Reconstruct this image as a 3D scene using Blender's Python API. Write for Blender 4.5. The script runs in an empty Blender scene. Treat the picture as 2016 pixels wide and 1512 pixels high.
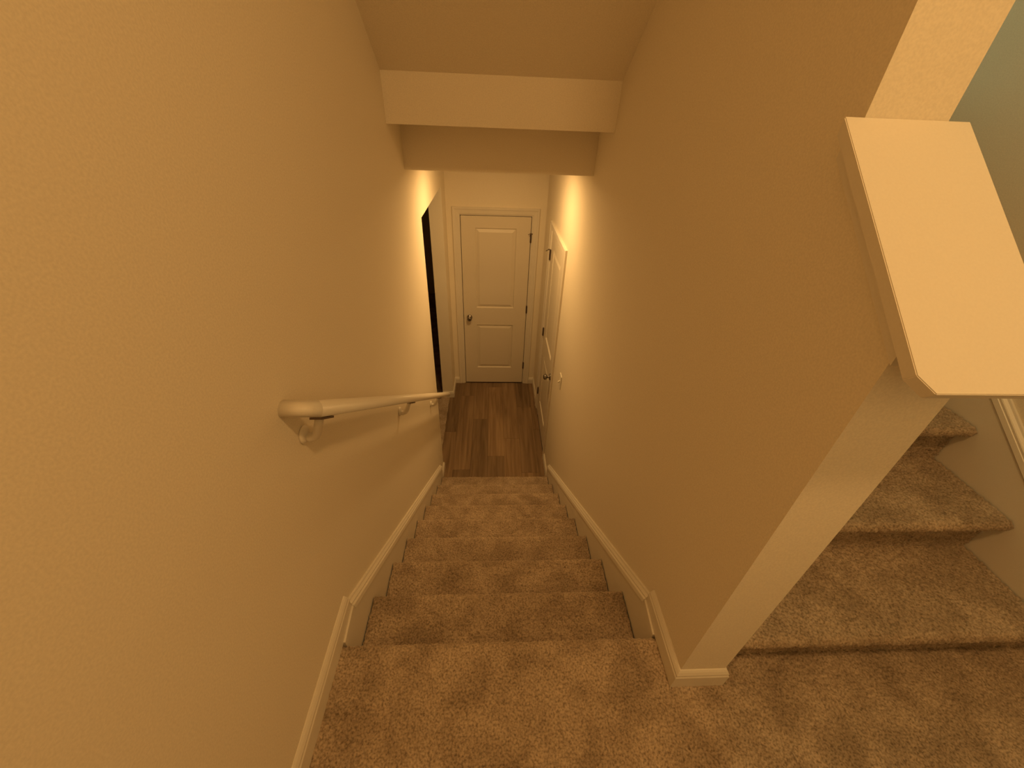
import bpy, bmesh, math, random
import numpy as np
from mathutils import Matrix, Vector

scene = bpy.context.scene
col = scene.collection
random.seed(7)
rng = np.random.default_rng(11)

# ------------------------------------------------------------------ camera, light, exposure
# metres; x right, y forward, z up; z = 0 is the landing carpet, y = 0 the landing edge, x = 0 the left wall
F_PX, PIT, YAW, ROL = 790.18, 0.6134, -0.0628, 0.0434
CAM = Vector((0.4641, -0.5665, 1.3865))
cp, sp, cy_, sy_ = math.cos(PIT), math.sin(PIT), math.cos(YAW), math.sin(YAW)
fw = Vector((-sy_ * cp, cy_ * cp, -sp)); rt = Vector((cy_, sy_, 0)); up = rt.cross(fw)
cr, sr = math.cos(ROL), math.sin(ROL)
rx = cr * rt + sr * up; ux = -sr * rt + cr * up; bk = -fw
cam_d = bpy.data.cameras.new('camera'); cam = bpy.data.objects.new('camera', cam_d); col.objects.link(cam)
cam_d.sensor_width = 36.0; cam_d.lens = F_PX / 2016 * 36; cam_d.clip_start = 0.02
cam.matrix_world = Matrix(((rx.x, ux.x, bk.x, CAM.x), (rx.y, ux.y, bk.y, CAM.y), (rx.z, ux.z, bk.z, CAM.z), (0, 0, 0, 1)))
scene.camera = cam

world = bpy.data.worlds.new('world'); scene.world = world; world.use_nodes = True
world.node_tree.nodes['Background'].inputs[0].default_value = (0.02, 0.025, 0.03, 1)
world.node_tree.nodes['Background'].inputs[1].default_value = 0.1

vs = scene.view_settings
vs.view_transform = 'Standard'; vs.look = 'None'; vs.gamma = 1.0; vs.use_curve_mapping = False
vs.exposure = 0.0

LANDING_W = 16.3
HALL_W = 13.0
UPPER_W = 44.0
WARM = (1.0, 0.57, 0.20)
WARM_HALL = (1.0, 0.60, 0.22)
COOL = (0.62, 1.0, 0.74)

# ------------------------------------------------------------------ dimensions
W = 1.007; T = 0.130                    # stairwell width, thickness of the wall between the flights
RISE, RUN = 0.1785, 0.2445
M = RISE / RUN
FL = -9 * RISE                          # hallway floor
D = 3.7045                              # end wall of the hallway
XR = 2.135                              # outer wall of the upper flight
XL = 2.45                               # outer wall of the landing
YJ = -0.05                        # where the outer wall steps in to the upper flight
YB = -1.30                              # wall behind the camera
YE = -0.122                             # near end of the knee wall
YU = 0.118                              # where the knee wall becomes full height
ZC = 2.93                               # landing ceiling
ZT = 4.25                               # upper ceiling
JY, JY2, ZH = 2.220, 3.396, 0.745       # opening in the left wall
YF, ZFT, ZFB, YS, ZSB = 1.5275, 1.472, 1.2876, 1.8308, 1.0714
YR = -0.1005                            # first nosing of the upper flight
NOSE = 0.045

# ------------------------------------------------------------------ materials
def mat(name, color, rough=0.5, metal=0.0, spec=0.5):
    m = bpy.data.materials.new(name); m.use_nodes = True
    b = m.node_tree.nodes['Principled BSDF']
    b.inputs['Base Color'].default_value = (*color, 1); b.inputs['Roughness'].default_value = rough
    b.inputs['Metallic'].default_value = metal; b.inputs['Specular IOR Level'].default_value = spec
    return m, m.node_tree.nodes, m.node_tree.links, b

def ramp(n, stops):
    r = n.new('ShaderNodeValToRGB'); e = r.color_ramp.elements
    e[0].position, e[0].color = stops[0][0], (*stops[0][1], 1)
    e[1].position, e[1].color = stops[-1][0], (*stops[-1][1], 1)
    for p, c in stops[1:-1]:
        k = e.new(p); k.color = (*c, 1)
    return r

def paint(name, c, var=0.05, rough=0.6, bump=0.08, spec=0.25):
    m, n, l, b = mat(name, c, rough, 0, spec)
    geo = n.new('ShaderNodeNewGeometry')
    t = n.new('ShaderNodeTexNoise'); t.inputs['Scale'].default_value = 260; t.inputs['Detail'].default_value = 2
    l.new(geo.outputs['Position'], t.inputs['Vector'])
    r = ramp(n, [(0.3, tuple(x * (1 - var) for x in c)), (0.7, tuple(min(1, x * (1 + var)) for x in c))])
    l.new(t.outputs['Fac'], r.inputs['Fac']); l.new(r.outputs['Color'], b.inputs['Base Color'])
    if bump:
        bp = n.new('ShaderNodeBump'); bp.inputs['Strength'].default_value = bump; bp.inputs['Distance'].default_value = 0.002
        l.new(t.outputs['Fac'], bp.inputs['Height']); l.new(bp.outputs['Normal'], b.inputs['Normal'])
    return m

MW = paint('wall_paint', (0.87, 0.785, 0.645))
MCEIL = paint('ceiling_paint', (0.87, 0.785, 0.645))
MTRIM = paint('trim_paint', (0.80, 0.735, 0.635), 0.015, 0.38, 0.0, 0.4)
MDOOR = paint('door_paint', (0.78, 0.70, 0.58), 0.02, 0.42, 0.0, 0.4)
MNICK = mat('satin_nickel', (0.30, 0.27, 0.245), 0.25, 1.0)[0]
MDARK = mat('dark_bronze', (0.16, 0.12, 0.10), 0.4, 0.9)[0]
MPLAS = mat('switch_plastic', (0.85, 0.80, 0.68), 0.35)[0]
MRUB = mat('rubber_tip', (0.7, 0.66, 0.58), 0.6)[0]

def carpet_material():
    m, n, l, b = mat('carpet_pile', (0.4, 0.3, 0.2), 1.0, 0, 0.0)
    geo = n.new('ShaderNodeNewGeometry')
    big = n.new('ShaderNodeTexNoise'); big.inputs['Scale'].default_value = 8.5; big.inputs['Detail'].default_value = 2.5; big.inputs['Distortion'].default_value = 0.4
    fine = n.new('ShaderNodeTexNoise'); fine.inputs['Scale'].default_value = 170; fine.inputs['Detail'].default_value = 3
    for t in (big, fine): l.new(geo.outputs['Position'], t.inputs['Vector'])
    r1 = ramp(n, [(0.34, (0.325, 0.243, 0.170)), (0.50, (0.405, 0.308, 0.220)), (0.66, (0.480, 0.370, 0.268))])
    l.new(big.outputs['Fac'], r1.inputs['Fac'])
    r2 = ramp(n, [(0.32, (0.55, 0.53, 0.50)), (0.5, (1.0, 1.0, 1.0)), (0.68, (1.3, 1.3, 1.3))])
    l.new(fine.outputs['Fac'], r2.inputs['Fac'])
    mx = n.new('ShaderNodeMix'); mx.data_type = 'RGBA'; mx.blend_type = 'MULTIPLY'; mx.inputs[0].default_value = 1.0
    l.new(r1.outputs['Color'], mx.inputs[6]); l.new(r2.outputs['Color'], mx.inputs[7])
    l.new(mx.outputs[2], b.inputs['Base Color'])
    b.inputs['Sheen Weight'].default_value = 0.45; b.inputs['Sheen Roughness'].default_value = 0.4
    b.inputs['Sheen Tint'].default_value = (0.9, 0.75, 0.6, 1)
    return m
MCARP = carpet_material()

def wood_material():
    m, n, l, b = mat('vinyl_plank', (0.2, 0.12, 0.07), 0.42, 0, 0.35)
    geo = n.new('ShaderNodeNewGeometry'); oi = n.new('ShaderNodeObjectInfo')
    add = n.new('ShaderNodeVectorMath'); add.operation = 'MULTIPLY_ADD'
    add.inputs[1].default_value = (26, 1.6, 26)
    off = n.new('ShaderNodeVectorMath'); off.operation = 'SCALE'; off.inputs['Scale'].default_value = 40
    l.new(oi.outputs['Random'], off.inputs[0])
    l.new(geo.outputs['Position'], add.inputs[0]); l.new(off.outputs[0], add.inputs[2])
    t = n.new('ShaderNodeTexNoise'); t.inputs['Scale'].default_value = 1.0; t.inputs['Detail'].default_value = 5; t.inputs['Distortion'].default_value = 0.6
    l.new(add.outputs[0], t.inputs['Vector'])
    r = ramp(n, [(0.30, (0.185, 0.118, 0.066)), (0.5, (0.27, 0.178, 0.104)), (0.7, (0.35, 0.24, 0.146))])
    l.new(t.outputs['Fac'], r.inputs['Fac'])
    mx = n.new('ShaderNodeMix'); mx.data_type = 'RGBA'; mx.blend_type = 'MULTIPLY'; mx.inputs[0].default_value = 1.0
    l.new(r.outputs['Color'], mx.inputs[6]); l.new(oi.outputs['Color'], mx.inputs[7])
    l.new(mx.outputs[2], b.inputs['Base Color'])
    return m
MWOOD = wood_material()

def emit_material(name, c, s):
    m, n, l, b = mat(name, (0.8, 0.8, 0.8), 0.5)
    b.inputs['Emission Color'].default_value = (*c, 1); b.inputs['Emission Strength'].default_value = s
    return m

# ------------------------------------------------------------------ mesh helpers
def obj(name, bm, material, parent=None, smooth=False, loc=None):
    me = bpy.data.meshes.new(name)
    bmesh.ops.recalc_face_normals(bm, faces=bm.faces[:])
    bm.to_mesh(me); bm.free()
    if smooth:
        for p in me.polygons: p.use_smooth = True
    me.materials.append(material)
    o = bpy.data.objects.new(name, me); col.objects.link(o)
    if parent: o.parent = parent
    if loc: o.location = loc
    return o

def struct(o, label=None, cat=None):
    o['kind'] = 'structure'
    if label: o['label'] = label
    if cat: o['category'] = cat
    return o

def thing(name, label, cat, loc=(0, 0, 0), rotz=0.0, group=None):
    o = bpy.data.objects.new(name, None); col.objects.link(o); o.empty_display_size = 0.1
    o.location = loc; o.rotation_euler = (0, 0, rotz); o['label'] = label; o['category'] = cat
    if group: o['group'] = group
    return o

def add_box(bm, a, b):
    x0, y0, z0 = a; x1, y1, z1 = b
    v = [bm.verts.new(p) for p in ((x0, y0, z0), (x1, y0, z0), (x1, y1, z0), (x0, y1, z0), (x0, y0, z1), (x1, y0, z1), (x1, y1, z1), (x0, y1, z1))]
    for f in ((0, 1, 2, 3), (4, 5, 6, 7), (0, 1, 5, 4), (1, 2, 6, 5), (2, 3, 7, 6), (3, 0, 4, 7)): bm.faces.new([v[i] for i in f])

def box(a, b):
    bm = bmesh.new(); add_box(bm, a, b); return bm

def bbox(a, b, w=0.002, seg=2):
    bm = box(a, b); bmesh.ops.bevel(bm, geom=bm.edges[:], offset=w, segments=seg, affect='EDGES', profile=0.6); return bm

def prism_x(poly, x0, x1):
    """polygon in (y, z), extruded along x"""
    bm = bmesh.new()
    a = [bm.verts.new((x0, y, z)) for y, z in poly]; b = [bm.verts.new((x1, y, z)) for y, z in poly]
    bm.faces.new(a); bm.faces.new(b)
    n = len(poly)
    for i in range(n): bm.faces.new((a[i], a[(i + 1) % n], b[(i + 1) % n], b[i]))
    return bm

def prism_y(poly, y0, y1):
    bm = bmesh.new()
    a = [bm.verts.new((x, y0, z)) for x, z in poly]; b = [bm.verts.new((x, y1, z)) for x, z in poly]
    bm.faces.new(a); bm.faces.new(b)
    n = len(poly)
    for i in range(n): bm.faces.new((a[i], a[(i + 1) % n], b[(i + 1) % n], b[i]))
    return bm

def loft(bm, rings, closed=True, caps=True):
    vr = [[bm.verts.new(p) for p in r] for r in rings]
    n = len(vr[0])
    for i in range(len(vr) - 1):
        for j in range(n if closed else n - 1):
            bm.faces.new((vr[i][j], vr[i][(j + 1) % n], vr[i + 1][(j + 1) % n], vr[i + 1][j]))
    if caps:
        bm.faces.new(vr[0]); bm.faces.new(vr[-1])
    return bm

def lathe(bm, prof, origin, axis, n=24):
    """prof: (radius, distance along axis)"""
    axis = Vector(axis).normalized(); o = Vector(origin)
    a = axis.orthogonal().normalized(); b = axis.cross(a)
    rings = [[o + axis * h + (a * math.cos(2 * math.pi * k / n) + b * math.sin(2 * math.pi * k / n)) * max(r, 1e-4) for k in range(n)] for r, h in prof]
    return loft(bm, rings)

def tube(bm, pts, rad, n=12):
    pts = [Vector(p) for p in pts]; rads = rad if isinstance(rad, (list, tuple)) else [rad] * len(pts)
    rings = []; ref = None
    for i, p in enumerate(pts):
        d = (pts[min(i + 1, len(pts) - 1)] - pts[max(i - 1, 0)]).normalized()
        if ref is None: ref = d.orthogonal().normalized()
        a = (ref - d * ref.dot(d)).normalized(); ref = a; b = d.cross(a)
        rings.append([p + (a * math.cos(2 * math.pi * k / n) + b * math.sin(2 * math.pi * k / n)) * rads[i] for k in range(n)])
    return loft(bm, rings)

# profile of a baseboard: (distance from wall, height)
BBP = [(0, 0), (0.014, 0), (0.014, 0.060), (0.0115, 0.065), (0.0115, 0.071), (0.007, 0.080), (0.003, 0.085), (0, 0.085)]

def base_run(bm, path, z, prof=BBP):
    """path: 2-D points on the wall line; the board stands to the LEFT of the direction of travel, mitred at corners"""
    P = [Vector((x, y)) for x, y in path]; rings = []
    for i, p in enumerate(P):
        dn = []
        if i > 0: d = (P[i] - P[i - 1]).normalized(); dn.append(Vector((-d.y, d.x)))
        if i < len(P) - 1: d = (P[i + 1] - P[i]).normalized(); dn.append(Vector((-d.y, d.x)))
        if len(dn) == 2:
            s = (dn[0] + dn[1]).normalized(); nrm = s / s.dot(dn[0])
        else: nrm = dn[0]
        rings.append([(p.x + nrm.x * t, p.y + nrm.y * t, z + h) for t, h in prof])
    return loft(bm, rings)

def baseboard(name, path, z, parent=None):
    bm = bmesh.new(); base_run(bm, path, z)
    o = obj(name, bm, MTRIM, parent)
    return o if parent else struct(o)

# ------------------------------------------------------------------ walls and ceilings
ytop = YF - (ZC - ZFT) / M                                  # where the sloped ceiling meets the landing ceiling
TL = 0.125
left_poly = [(YB, FL - 0.1), (JY, FL - 0.1), (JY, ZH), (JY2, ZH), (JY2, FL - 0.1), (D, FL - 0.1), (D, ZC + 0.2), (YB, ZC + 0.2)]
struct(obj('wall_left', prism_x(left_poly, -TL, 0), MW))

# knee-wall cap plane
CM = 0.832
def capz(y): return 1.133 + CM * (y + 0.186)
CA = math.atan(CM); CAPT = 0.019
und = CAPT / math.cos(CA)
D2A, D2B = 2.42, 3.16                                       # side door slab, along y
OPG = 0.022
DH = 2.042                                                  # top of the door slabs above the floor
right_poly = [(YE, FL - 0.1), (D2A - OPG, FL - 0.1), (D2A - OPG, FL + DH + OPG), (D2B + OPG, FL + DH + OPG), (D2B + OPG, FL - 0.1),
              (D, FL - 0.1), (D, ZT), (ytop, ZT), (ytop, ZC), (YU, ZFT + M * (YF - YU)), (YU, capz(YU) - und), (YE, capz(YE) - und)]
struct(obj('wall_right', prism_x(right_poly, W, W + T), MW))

D1A, D1B = 0.142, 0.858
back_poly = [(-TL, FL - 0.1), (D1A - OPG, FL - 0.1), (D1A - OPG, FL + DH + OPG), (D1B + OPG, FL + DH + OPG), (D1B + OPG, FL - 0.1), (W + T, FL - 0.1), (W + T, ZC + 0.2), (-TL, ZC + 0.2)]
struct(obj('wall_back', prism_y(back_poly, D, D + 0.12), MW))
struct(obj('wall_front', box((-TL, YB - 0.12, FL), (XL + 0.12, YB, ZT)), MW))
struct(obj('wall_outer', box((XR, YJ, FL), (XL + 0.12, 5.0, ZT)), MW))
struct(obj('wall_landing', box((XL, YB, FL), (XL + 0.12, YJ, ZT)), MW))
struct(obj('wall_upper', box((W + T, ytop - 0.1, ZC), (XL, ytop, ZT)), MW))
struct(obj('wall_end', box((W + T, 5.0, FL), (XL + 0.12, 5.12, ZT)), MW))

struct(obj('ceiling', prism_x([(ytop, ZC), (YF, ZFT), (YF, ZFT + 0.3), (ytop, ZC + 0.3)], 0, W), MCEIL))
struct(obj('wall_header', box((0, YF, ZFB), (W, YS, ZFT + 0.3)), MW))
struct(obj('ceiling_hall', box((0, YS, ZSB), (W, D, ZFT + 0.3)), MCEIL))
struct(obj('ceiling_landing', box((0, YB, ZC), (XL, ytop - 0.1, ZC + 0.15)), MCEIL))
struct(obj('ceiling_landing', box((0, ytop - 0.1, ZC), (W + T, ytop, ZC + 0.15)), MCEIL))
struct(obj('ceiling_upper', box((W, ytop, ZT), (XL, 5.0, ZT + 0.12)), MCEIL))
# the unlit room beyond the opening in the left wall
struct(obj('wall_room', box((-4.6, 6.6, FL), (-TL, 6.7, FL + 2.7)), MW))
struct(obj('wall_room', box((-4.7, 0.2, FL), (-4.6, 6.7, FL + 2.7)), MW))
struct(obj('wall_room', box((-4.6, 0.1, FL), (-TL, 0.2, FL + 2.7)), MW))
struct(obj('wall_room', box((-TL, D + 0.12, FL), (-0.02, 6.7, FL + 2.7)), MW))
struct(obj('ceiling_room', box((-4.6, 0.2, FL + 2.7), (-TL, 6.6, FL + 2.8)), MCEIL))

# ------------------------------------------------------------------ carpet
def grid_mesh(name, P, amp=0.0045, jit=0.0016):
    """P: (n, m, 3) points and matching normals estimated from the grid; tufted by a random push along the normal"""
    n, m, _ = P.shape
    du = np.gradient(P, axis=0); dv = np.gradient(P, axis=1)
    N = np.cross(du, dv); N /= np.linalg.norm(N, axis=2, keepdims=True) + 1e-12
    h = rng.normal(0, 1, (n, m)); h2 = rng.normal(0, 1, (n, m))
    h2 = (h2 + np.roll(h2, 1, 0) + np.roll(h2, 1, 1) + np.roll(np.roll(h2, 1, 0), 1, 1)) / 2
    d = np.clip(0.45 * h + 0.55 * h2, -1.6, 1.6) * amp * 0.5
    P = P + N * d[..., None] + rng.uniform(-jit, jit, P.shape)
    idx = np.arange(n * m).reshape(n, m)
    q = np.stack([idx[:-1, :-1], idx[1:, :-1], idx[1:, 1:], idx[:-1, 1:]], -1).reshape(-1, 4)
    return P.reshape(-1, 3), q

def mesh_np(name, V, Q, material):
    me = bpy.data.meshes.new(name)
    me.vertices.add(len(V)); me.vertices.foreach_set('co', np.ascontiguousarray(V, dtype=np.float32).ravel())
    me.loops.add(Q.size); me.loops.foreach_set('vertex_index', Q.astype(np.int32).ravel())
    me.polygons.add(len(Q)); me.polygons.foreach_set('loop_start', np.arange(0, Q.size, 4, dtype=np.int32))
    me.polygons.foreach_set('use_smooth', np.ones(len(Q), dtype=bool))
    me.update(calc_edges=True); me.validate(); me.materials.append(material)
    return me

STEP = 0.0042
def resample(pts, s):
    pts = np.array(pts); seg = np.linalg.norm(np.diff(pts, axis=0), axis=1); t = np.r_[0, np.cumsum(seg)]
    k = np.linspace(0, t[-1], int(t[-1] / s) + 1)
    return np.stack([np.interp(k, t, pts[:, i]) for i in range(2)], 1)

def step_profile(back, rise):
    pr = [(-back, 0.0), (-0.020, 0.0)]
    R_ = 0.019
    for a in range(80, -91, -20):
        pr.append((-0.020 + 0.020 * math.cos(math.radians(a)), -R_ + R_ * math.sin(math.radians(a))))
    pr += [(-0.030, -2 * R_ - 0.001), (-NOSE + 0.004, -2 * R_ - 0.003), (-NOSE, -2 * R_ - 0.008), (-NOSE - 0.002, -rise - 0.002)]
    return resample(pr, STEP)

def step_mesh(name, width, back, rise=RISE):
    """carpeted step: local +y is the way the nosing points, nosing at y = 0, tread at z = 0, x from 0 to width"""
    pr = step_profile(back, rise); xs = np.linspace(0, width, int(width / STEP) + 1)
    P = np.zeros((len(xs), len(pr), 3)); P[..., 0] = xs[:, None]; P[..., 1] = pr[None, :, 0]; P[..., 2] = pr[None, :, 1]
    V, Q = grid_mesh(name, P[:, ::-1])
    return mesh_np(name, V, Q[:, ::-1] if False else Q, MCARP)

def flat_carpet(x0, x1, y0, y1, z, s=STEP):
    xs = np.linspace(x0, x1, max(2, int((x1 - x0) / s))); ys = np.linspace(y0, y1, max(2, int((y1 - y0) / s)))
    P = np.zeros((len(xs), len(ys), 3)); P[..., 0] = xs[:, None]; P[..., 1] = ys[None, :]; P[..., 2] = z
    return grid_mesh('c', P)

# landing carpet (all but the strip that rolls over the top step)
Y0 = -RUN - NOSE
parts = [flat_carpet(0, XL, YB, Y0 + 0.008, 0, 0.0048), flat_carpet(W - 0.010, XL, Y0, YR + NOSE + 0.003, 0)]
VV = np.concatenate([p[0] for p in parts]); QQ = np.concatenate([parts[0][1], parts[1][1] + len(parts[0][0])])
fo = bpy.data.objects.new('floor', mesh_np('floor', VV, QQ, MCARP)); col.objects.link(fo); struct(fo)

SK = 0.024
stairs = thing('staircase', 'carpeted flight of stairs going down to the hallway with the plank floor', 'stairs', (0, 0, 0))
me0 = step_mesh('step', W - 0.004, RUN + NOSE)
o = bpy.data.objects.new('step', me0); col.objects.link(o); o.parent = stairs; o.location = (0.002, 0, 0)
me1 = step_mesh('step', W - 2 * SK, RUN + NOSE + 0.006)
for i in range(1, 9):
    o = bpy.data.objects.new('step', me1); col.objects.link(o); o.parent = stairs; o.location = (SK, i * RUN, -i * RISE)
NUP = 9
stairs2 = thing('staircase', 'carpeted stairs rising on the right behind the half wall with the sloped cap', 'stairs', (0, 0, 0))
me2 = step_mesh('step', XR - 2 * SK - W - T - 0.002, RUN + NOSE + 0.006)
for i in range(NUP):
    o = bpy.data.objects.new('step', me2); col.objects.link(o); o.parent = stairs2
    o.rotation_euler = (0, 0, math.pi); o.location = (XR - SK, YR + i * RUN, (i + 1) * RISE)
# the bottom step runs on as a shallow ledge in front of the jog in the outer wall
me3 = step_mesh('step', XL - XR + SK + 0.004, 0.047)
o = bpy.data.objects.new('carpet_ledge', me3); col.objects.link(o); o.parent = fo
o.rotation_euler = (0, 0, math.pi); o.location = (XL - 0.002, YR, RISE)
yu = YR + (NUP - 1) * RUN + RUN + NOSE
V_, Q_ = flat_carpet(W + T, XR, yu, 5.0, NUP * RISE, 0.03)
fu = bpy.data.objects.new('floor_upper', mesh_np('floor_upper', V_, Q_, MCARP)); col.objects.link(fu); struct(fu)

# ------------------------------------------------------------------ hallway floor: planks
hall = struct(obj('floor_hall', box((-0.044, 1.85, FL - 0.06), (W, D + 0.12, FL - 0.006)), MWOOD)); hall.color = (0.3, 0.3, 0.3, 1)
V_, Q_ = flat_carpet(-4.6, -0.044, 0.2, 6.6, FL + 0.002, 0.04)
fr = bpy.data.objects.new('floor_room', mesh_np('floor_room', V_, Q_, MCARP)); col.objects.link(fr); struct(fr)
cols = [(-0.044, 0.090, [(1.85, 2.757, 0.95), (2.757, D, 0.74)]),
        (0.090, 0.260, [(1.85, 2.20, 0.72), (2.20, 3.42, 0.98), (3.42, D, 0.80)]),
        (0.260, 0.430, [(1.85, 2.974, 0.74), (2.974, D, 0.96)]),
        (0.430, 0.600, [(1.85, 2.385, 0.78), (2.385, 3.605, 1.10), (3.605, D, 0.8)]),
        (0.600, 0.770, [(1.85, 2.65, 1.08), (2.65, D, 0.98)]),
        (0.770, 0.940, [(1.85, 2.16, 1.05), (2.16, 3.20, 0.86), (3.20, D, 0.72)]),
        (0.940, W, [(1.85, 2.80, 0.80), (2.80, D, 0.9)])]
for x0, x1, rows in cols:
    for y0, y1, tone in rows:
        bm = box((x0 + 0.0008, y0 + 0.0008, FL - 0.006), (x1 - 0.0008, y1 - 0.0008, FL))
        p = obj('plank', bm, MWOOD, hall); p.color = (tone, tone * 0.98, tone * 0.95, 1)

# ------------------------------------------------------------------ skirt boards along the flights, baseboards
def skirt(name, xw, sgn, y0, y1, ztop, slope, zbot, lead=None):
    """flat stringer board on a wall at x = xw with a moulded cap along its sloping top"""
    t = 0.020
    poly = [(y0, ztop(y0)), (y1, ztop(y1)), (y1, zbot(y1)), (y0, zbot(y0))]
    if lead: poly = [(lead[0], lead[1]), (y0, ztop(y0) - 0.012)] + poly[1:3] + [(lead[0], zbot(y0))]
    s = struct(obj(name, prism_x(poly, xw, xw + sgn * t), MTRIM))
    a = math.atan(slope); dy, dz = math.cos(a), math.sin(a); ny, nz = -dz, dy
    prof = [(0, -0.026), (0.021, -0.026), (0.024, -0.022), (0.022, -0.008), (0.017, -0.004), (0.017, 0.001), (0.010, 0.007), (0.008, 0.012), (0, 0.012)]
    rings = []
    for y in (y0, y1):
        rings.append([(xw + sgn * d, y + 0 * h, ztop(y) + h / math.cos(a)) for d, h in prof])
    bm = bmesh.new(); loft(bm, rings)
    obj('cap_moulding', bm, MTRIM, s)
    return s
zt = lambda y: 0.112 - M * y
zb = lambda y: max(FL, -M * y - 0.45)
skirt('trim_1', 0.0, 1, 0.105, 2.02, zt, -M, zb, (0.004, 0.004))
skirt('trim_2', W, -1, 0.105, 2.02, zt, -M, zb, (0.004, 0.004))
zt2 = lambda y: RISE + M * (y - YR) + 0.105
zb2 = lambda y: 0.0
skirt('trim_3', XR, -1, YJ + 0.002, yu - 0.1, zt2, M, zb2)
skirt('trim_5', W + T, 1, YR - 0.004, yu - 0.1, zt2, M, zb2)

baseboard('baseboard_left', [(0, 0.105), (0, YB)], 0.0)
baseboard('baseboard_right', [(W + T, YR - 0.004), (W + T, YE), (W, YE), (W, 0.105)], 0.0)
baseboard('baseboard_outer', [(XL, YB), (XL, YR - 0.004)], 0.0)
CW = 0.083
baseboard('baseboard_hall', [(-TL, JY), (0, JY), (0, 2.02)], FL)
baseboard('baseboard_hall', [(D1A - CW, D), (0, D), (0, JY2), (-TL, JY2)], FL)
baseboard('baseboard_hall', [(W, D2B + CW), (W, D), (D1B + CW, D)], FL)
baseboard('baseboard_hall', [(W, 2.02), (W, D2A - CW)], FL)

# vertical plinth where the landing baseboard stops over the stringer
# ------------------------------------------------------------------ sloped cap of the half wall
cap = bmesh.new()
xa, xb = W - 0.031, W + T + 0.034
yn = -0.203; ch = 0.018
n_cap = Vector((0, -math.sin(CA), math.cos(CA)))
top = [(xa, YU + 0.0), (xb, YU + 0.0), (xb, yn + ch), (xb - ch, yn), (xa + ch, yn), (xa, yn + ch)]
rings = []
for off in (0, -CAPT):
    rings.append([Vector((x, y, capz(y))) + n_cap * off for x, y in top])
# keep the upper end plumb against the full-height wall
for r in rings[1][:2]: r.y = YU; r.z = capz(YU) - und
loft(cap, rings); bmesh.ops.recalc_face_normals(cap, faces=cap.faces[:])
bmesh.ops.bevel(cap, geom=cap.edges[:], offset=0.0012, segments=2, affect='EDGES')
capo = struct(obj('trim_4', cap, MTRIM))
def cap_mould(x0, x1):
    dy0, dy1 = YE - 0.016, YU
    g = capz
    poly = [(dy0, g(dy0) - und), (dy1, g(dy1) - und), (dy1, g(dy1) - und - 0.030), (dy0, g(dy0) - und - 0.030)]
    return prism_x(poly, x0, x1)
for a, b in ((W - 0.016, W), (W + T, W + T + 0.016)):
    bm = cap_mould(a, b); obj('moulding', bm, MTRIM, capo)
g0 = capz(YE - 0.016) - und; g1 = capz(YE) - und
obj('moulding', prism_x([(YE - 0.016, g0), (YE, g1), (YE, g1 - 0.030), (YE - 0.016, g0 - 0.030)], W, W + T), MTRIM, capo)

# ------------------------------------------------------------------ doors
def slab_mesh(w, h, panels, t=0.035):
    """door leaf in local x (width) and z (height); front face at y = 0 looking along -y; panels get a moulded groove"""
    bm = bmesh.new()
    def V(x, y, z): return bm.verts.new((x, y, z))
    xs = [0, panels[0][0], panels[0][1], w]
    zs = [0] + [v for p in sorted(panels, key=lambda q: q[2]) for v in (p[2], p[3])] + [h]
    G = {(i, j): V(x, 0, z) for i, x in enumerate(xs) for j, z in enumerate(zs)}
    for i in range(len(xs) - 1):
        for j in range(len(zs) - 1):
            a, b, c, d = G[i, j], G[i + 1, j], G[i + 1, j + 1], G[i, j + 1]
            if i == 1 and j in (1, 3):
                prev = [a, b, c, d]
                x0, x1, z0, z1 = xs[1], xs[2], zs[j], zs[j + 1]
                for k, dep in ((0.008, 0.012), (0.013, 0.013), (0.042, 0.002)):
                    nx = [V(x0 + k, dep, z0 + k), V(x1 - k, dep, z0 + k), V(x1 - k, dep, z1 - k), V(x0 + k, dep, z1 - k)]
                    for q in range(4): bm.faces.new((prev[q], prev[(q + 1) % 4], nx[(q + 1) % 4], nx[q]))
                    prev = nx
                bm.faces.new(prev)
            else: bm.faces.new((a, b, c, d))
    A = [V(0, t, 0), V(w, t, 0), V(w, t, h), V(0, t, h)]
    bm.faces.new(A)
    nx_, nz_ = len(xs) - 1, len(zs) - 1
    bm.faces.new([G[i, 0] for i in range(nx_ + 1)] + [A[1], A[0]])
    bm.faces.new([G[i, nz_] for i in range(nx_ + 1)] + [A[2], A[3]])
    bm.faces.new([G[0, j] for j in range(nz_ + 1)] + [A[3], A[0]])
    bm.faces.new([G[nx_, j] for j in range(nz_ + 1)] + [A[2], A[1]])
    return bm

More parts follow.
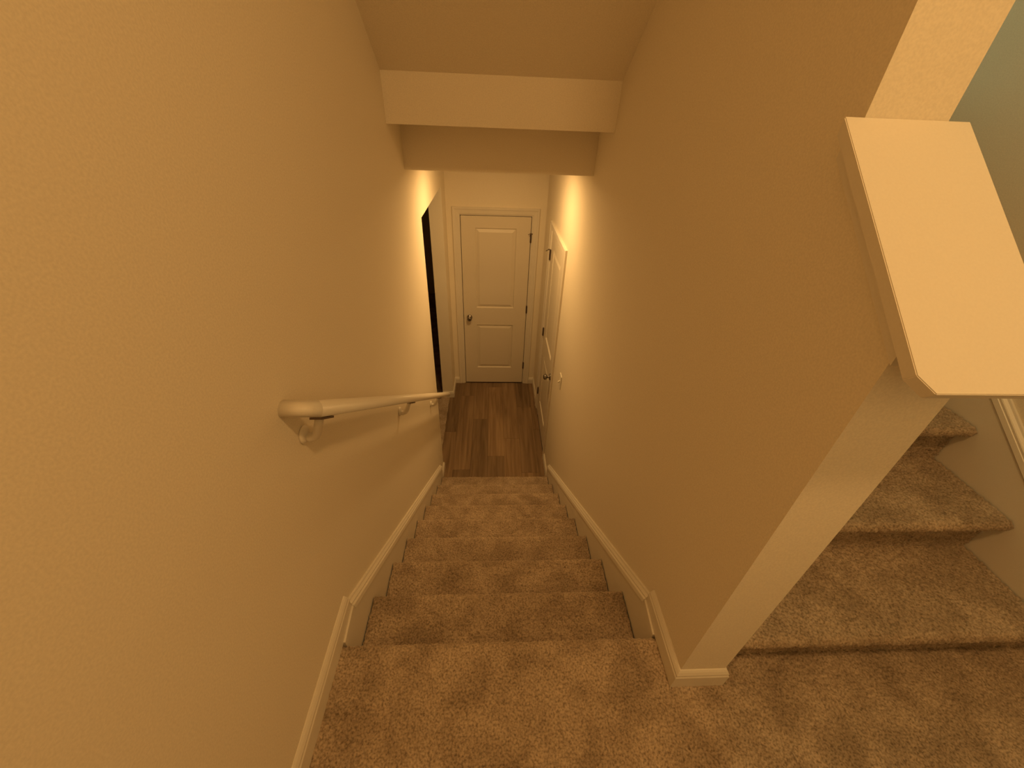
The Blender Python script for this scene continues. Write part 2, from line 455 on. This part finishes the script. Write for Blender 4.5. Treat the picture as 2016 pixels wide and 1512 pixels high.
CASP = [(0.0, 0.0), (0.0, 0.007), (0.006, 0.010), (0.040, 0.013), (0.046, 0.017), (0.062, 0.018), (0.066, 0.014), (0.066, 0.0)]
def make_door(name, loc, rotz, w, hinge_right, wall_t, knob_h=0.925):
    d = bpy.data.objects.new(name, None); col.objects.link(d); d.location = loc; d.rotation_euler = (0, 0, rotz); d['kind'] = 'structure'
    gap = 0.0065; z0 = 0.012; h = DH - z0
    st = 0.145 * w / 0.716
    leaf = obj('slab', slab_mesh(w, h, [(st, w - st, 0.235 - z0, 0.83 - z0), (st, w - st, 1.045 - z0, 1.925 - z0)]), MDOOR, d, loc=(0, 0.001, z0))
    # jamb: two sides and a head, each with its stop behind the leaf
    for a, b, stop in ((-OPG, -gap, (-gap, 0.010)), (w + gap, w + OPG, (w - 0.010, w + gap))):
        bm = box((a, 0, 0), (b, wall_t, DH + OPG)); add_box(bm, (stop[0], 0.040, 0), (stop[1], 0.052, DH + gap))
        obj('jamb', bm, MTRIM, d)
    bm = box((-gap, 0, DH + gap), (w + gap, wall_t, DH + OPG)); add_box(bm, (-gap, 0.040, DH - 0.008), (w + gap, 0.052, DH + gap))
    obj('jamb', bm, MTRIM, d)
    # casing: mitred
    r = 0.0165
    for side in (-1, 1):
        e = -r if side < 0 else w + r
        lo = [(e + side * u, -t, 0) for u, t in CASP]; hi = [(e + side * u, -t, DH + r + u) for u, t in CASP]
        bm = bmesh.new(); loft(bm, [lo, hi]); obj('casing', bm, MTRIM, d)
    bm = bmesh.new(); loft(bm, [[(-r - u, -t, DH + r + u) for u, t in CASP], [(w + r + u, -t, DH + r + u) for u, t in CASP]]); obj('casing', bm, MTRIM, d)
    # hinges
    hx = w + gap / 2 if hinge_right else -gap / 2
    s = 1 if hinge_right else -1
    for k, hz in enumerate((0.275, 1.035, 1.835)):
        bm = bmesh.new(); lathe(bm, [(0.003, -0.047), (0.0055, -0.046), (0.0080, -0.044), (0.0080, 0.044), (0.0055, 0.046), (0.003, 0.048)], (hx, -0.006, hz), (0, 0, 1), 12)
        hg = obj('hinge', bm, MDARK, d)
        if k == 2:
            bm = bmesh.new(); lathe(bm, [(0.010, 0.046), (0.010, 0.050)], (hx, -0.006, hz), (0, 0, 1), 12)
            tube(bm, [(hx, -0.006, hz + 0.05), (hx - s * 0.012, -0.028, hz + 0.052), (hx - s * 0.030, -0.050, hz + 0.047)], [0.0045, 0.004, 0.004], 8)
            tube(bm, [(hx, -0.006, hz + 0.05), (hx + s * 0.014, -0.024, hz + 0.05)], 0.004, 8)
            ps = obj('pin_stop', bm, MNICK, hg)
    # knob
    kx = 0.064 if hinge_right else w - 0.064
    bm = bmesh.new(); lathe(bm, [(0.002, -0.001), (0.032, -0.001), (0.032, 0.004), (0.028, 0.009), (0.013, 0.011), (0.011, 0.020), (0.012, 0.028), (0.021, 0.033), (0.027, 0.042), (0.028, 0.050), (0.025, 0.058), (0.017, 0.064), (0.002, 0.066)], (kx, 0, knob_h), (0, -1, 0), 28)
    kb = obj('knob', bm, MNICK, d, smooth=True)
    bm = box((-0.002 if hinge_right else w - 0.001, 0.006, knob_h - 0.028), (0.001 if hinge_right else w + 0.002, 0.030, knob_h + 0.028)); obj('latch_plate', bm, MDARK, d)
    return d
dA = make_door('door_1', (D1A, D, FL), 0.0, D1B - D1A, True, 0.12)
dA['label'] = 'closed white two-panel door at the end of the hallway'
dB = make_door('door_2', (W, D2B, FL), -math.pi / 2, D2B - D2A, False, T)
dB['label'] = 'closed white two-panel door in the right hallway wall'

# ------------------------------------------------------------------ handrail on the left wall
hr = thing('handrail', 'white painted wooden handrail fixed along the left stairwell wall', 'handrail', (0, 0.15, 0.807))
RX, RY0, RZ0, RY1 = 0.075, 0.150, 0.807, 2.35
PR = []
for k in range(24):
    a = 2 * math.pi * k / 24
    x, z = 0.0215 * math.cos(a), 0.0215 * math.sin(a)
    PR.append((x, max(z, -0.0165)))
def rail_ring(c, e1, e2): return [Vector(c) + Vector(e1) * x + Vector(e2) * z for x, z in PR]
sl = math.atan(0.726); dirv = Vector((0, math.cos(sl), -math.sin(sl))); nrm = Vector((0, math.sin(sl), math.cos(sl)))
off = Vector((0, -0.15, -0.807))
bm = bmesh.new()
p0 = Vector((RX, RY0, RZ0)); L = (RY1 - RY0) / math.cos(sl)
r0 = [p0 + off + Vector((x, 0, 0)) + nrm * z + dirv * (-x) for x, z in PR]        # mitred start
r1 = rail_ring(p0 + dirv * (L - 0.006) + off, (1, 0, 0), nrm)
r2 = [p0 + off + dirv * L + Vector((x * 0.75, 0, 0)) + nrm * z * 0.75 for x, z in PR]
loft(bm, [r0, r1, r2]); obj('rail', bm, MTRIM, hr, smooth=True)
bm = bmesh.new()
# return piece from the wall to the mitre: its cross-section follows the slope of the rail
w0 = [Vector((0.0, RY0, RZ0)) + off + nrm * z + dirv * (-x) for x, z in PR]
w1 = [p0 + off + Vector((x, 0, 0)) + nrm * z + dirv * (-x) for x, z in PR]
loft(bm, [w0, w1]); obj('rail_return', bm, MTRIM, hr, smooth=True)
for yb in (0.190, 1.03, 1.875):
    zr = RZ0 - (yb - RY0) * 0.726
    q = Vector((0, yb, zr)) + off
    bm = bmesh.new()
    lathe(bm, [(0.004, 0.0), (0.022, 0.0), (0.0235, 0.003), (0.022, 0.007), (0.016, 0.010), (0.005, 0.011)], q + Vector((0, 0, -0.082)), (1, 0, 0), 24)
    br = obj('bracket', bm, MTRIM, hr, smooth=True)
    bm = bmesh.new()
    tube(bm, [q + Vector(v) for v in ((0.004, 0, -0.090), (0.018, 0, -0.092), (0.030, -0.001, -0.086), (0.040, -0.004, -0.070), (0.049, -0.008, -0.046), (0.060, -0.012, -0.016))], [0.012, 0.0115, 0.011, 0.0105, 0.010, 0.010], 14)
    obj('arm', bm, MTRIM, br, smooth=True)
    c = q + Vector((RX - 0.002, -0.014, 0.014 * 0.726)) - nrm * 0.0195
    rings = []
    for s_ in (-0.036, 0.036):
        rings.append([c + dirv * s_ + Vector((x, 0, 0)) + nrm * z for x, z in ((-0.013, -0.003), (0.013, -0.003), (0.013, 0.002), (-0.013, 0.002))])
    bm = bmesh.new(); loft(bm, rings); obj('saddle_plate', bm, MDARK, br)

# ------------------------------------------------------------------ light switch on the right wall
sw = thing('light_switch', 'small white light switch on the right wall before the side door', 'light switch', (W, 2.005, FL + 1.21))
obj('plate', bbox((-0.006, -0.036, -0.058), (0, 0.036, 0.058), 0.002), MPLAS, sw)
bm = bmesh.new(); loft(bm, [[(-0.005, -0.005, -0.012), (-0.005, 0.005, -0.012), (-0.005, 0.005, 0.010), (-0.005, -0.005, 0.010)],
                            [(-0.022, -0.004, -0.016), (-0.022, 0.004, -0.016), (-0.022, 0.004, -0.006), (-0.022, -0.004, -0.006)]])
obj('toggle', bm, MPLAS, sw)
for zz in (-0.03, 0.03):
    bm = bmesh.new(); lathe(bm, [(0.0035, 0.0055), (0.003, 0.0070), (0.001, 0.0073)], (0, 0, zz), (-1, 0, 0), 10); obj('screw', bm, MPLAS, sw)

# ------------------------------------------------------------------ lamps
def disk_light(name, parent, loc, size, power, color, spread=math.pi):
    l = bpy.data.lights.new(name, 'AREA'); l.shape = 'DISK'; l.size = size; l.energy = power; l.color = color; l.spread = spread
    o = bpy.data.objects.new(name, l); col.objects.link(o); o.parent = parent; o.location = loc
    return o
def flush_lamp(label, loc, color, power, glow, r=0.12):
    t = thing('ceiling_light', label, 'ceiling light', loc)
    bm = bmesh.new(); lathe(bm, [(r * 0.9, 0.0), (r, -0.004), (r, -0.022), (r * 0.96, -0.026), (r * 0.5, -0.026)], (0, 0, 0), (0, 0, 1), 32); obj('base', bm, MNICK, t, smooth=False)
    prof = [(r * 0.94 * math.cos(a), -0.026 - 0.055 * math.sin(a)) for a in [k * math.pi / 16 for k in range(9)]]
    bm = bmesh.new(); lathe(bm, prof, (0, 0, 0), (0, 0, 1), 32); obj('diffuser', bm, emit_material('diffuser_glow', color, glow), t, smooth=True)
    disk_light('lamp', t, (0, 0, -0.086), r * 1.8, power, color)
    return t
flush_lamp('round flush ceiling light over the landing', (1.07, -0.74, ZC), WARM, LANDING_W, 5.0)
# unseen window added past the upper stairs to throw cool light on the outer wall
wn = bpy.data.objects.new('added_window_1', None); col.objects.link(wn); wn.location = (1.63, 5.0, 1.95); wn['kind'] = 'structure'
bm = box((-0.42, -0.03, 0.0), (-0.36, 0.0, 1.2)); add_box(bm, (0.36, -0.03, 0.0), (0.42, 0.0, 1.2)); add_box(bm, (-0.36, -0.03, 0.0), (0.36, 0.0, 0.06)); add_box(bm, (-0.36, -0.03, 1.14), (0.36, 0.0, 1.2)); add_box(bm, (-0.36, -0.025, 0.58), (0.36, 0.0, 0.72))
obj('added_window_frame', bm, MTRIM, wn)
for z0, z1 in ((0.06, 0.58), (0.62, 1.14)):
    obj('added_glow_pane', box((-0.36, -0.012, z0), (0.36, -0.006, z1)), emit_material('cool_fill_glow', COOL, 2.0), wn)
l = bpy.data.lights.new('cool_fill', 'AREA'); l.shape = 'RECTANGLE'; l.size = 0.7; l.size_y = 1.05; l.energy = UPPER_W; l.color = COOL  # added area light: carries the cool tint, the panes only glow
lo_ = bpy.data.objects.new('cool_fill', l); col.objects.link(lo_); lo_.parent = wn; lo_.location = (0, -0.04, 0.6); lo_.rotation_euler = (-math.pi / 2, 0, 0)
t = thing('recessed_light', 'round recessed light in the hallway ceiling', 'recessed light', (0.50, 2.37, ZSB))
bm = bmesh.new(); lathe(bm, [(0.055, 0.0), (0.085, 0.0), (0.085, -0.003), (0.080, -0.006), (0.058, -0.004)], (0, 0, 0), (0, 0, 1), 32); obj('trim_ring', bm, MTRIM, t)
bm = bmesh.new(); lathe(bm, [(0.001, -0.0015), (0.056, -0.0015), (0.056, -0.0025), (0.001, -0.003)], (0, 0, 0), (0, 0, 1), 32); obj('lens', bm, emit_material('lens_glow', WARM_HALL, 8.0), t)
disk_light('lamp', t, (0, 0, -0.009), 0.11, HALL_W, WARM_HALL)
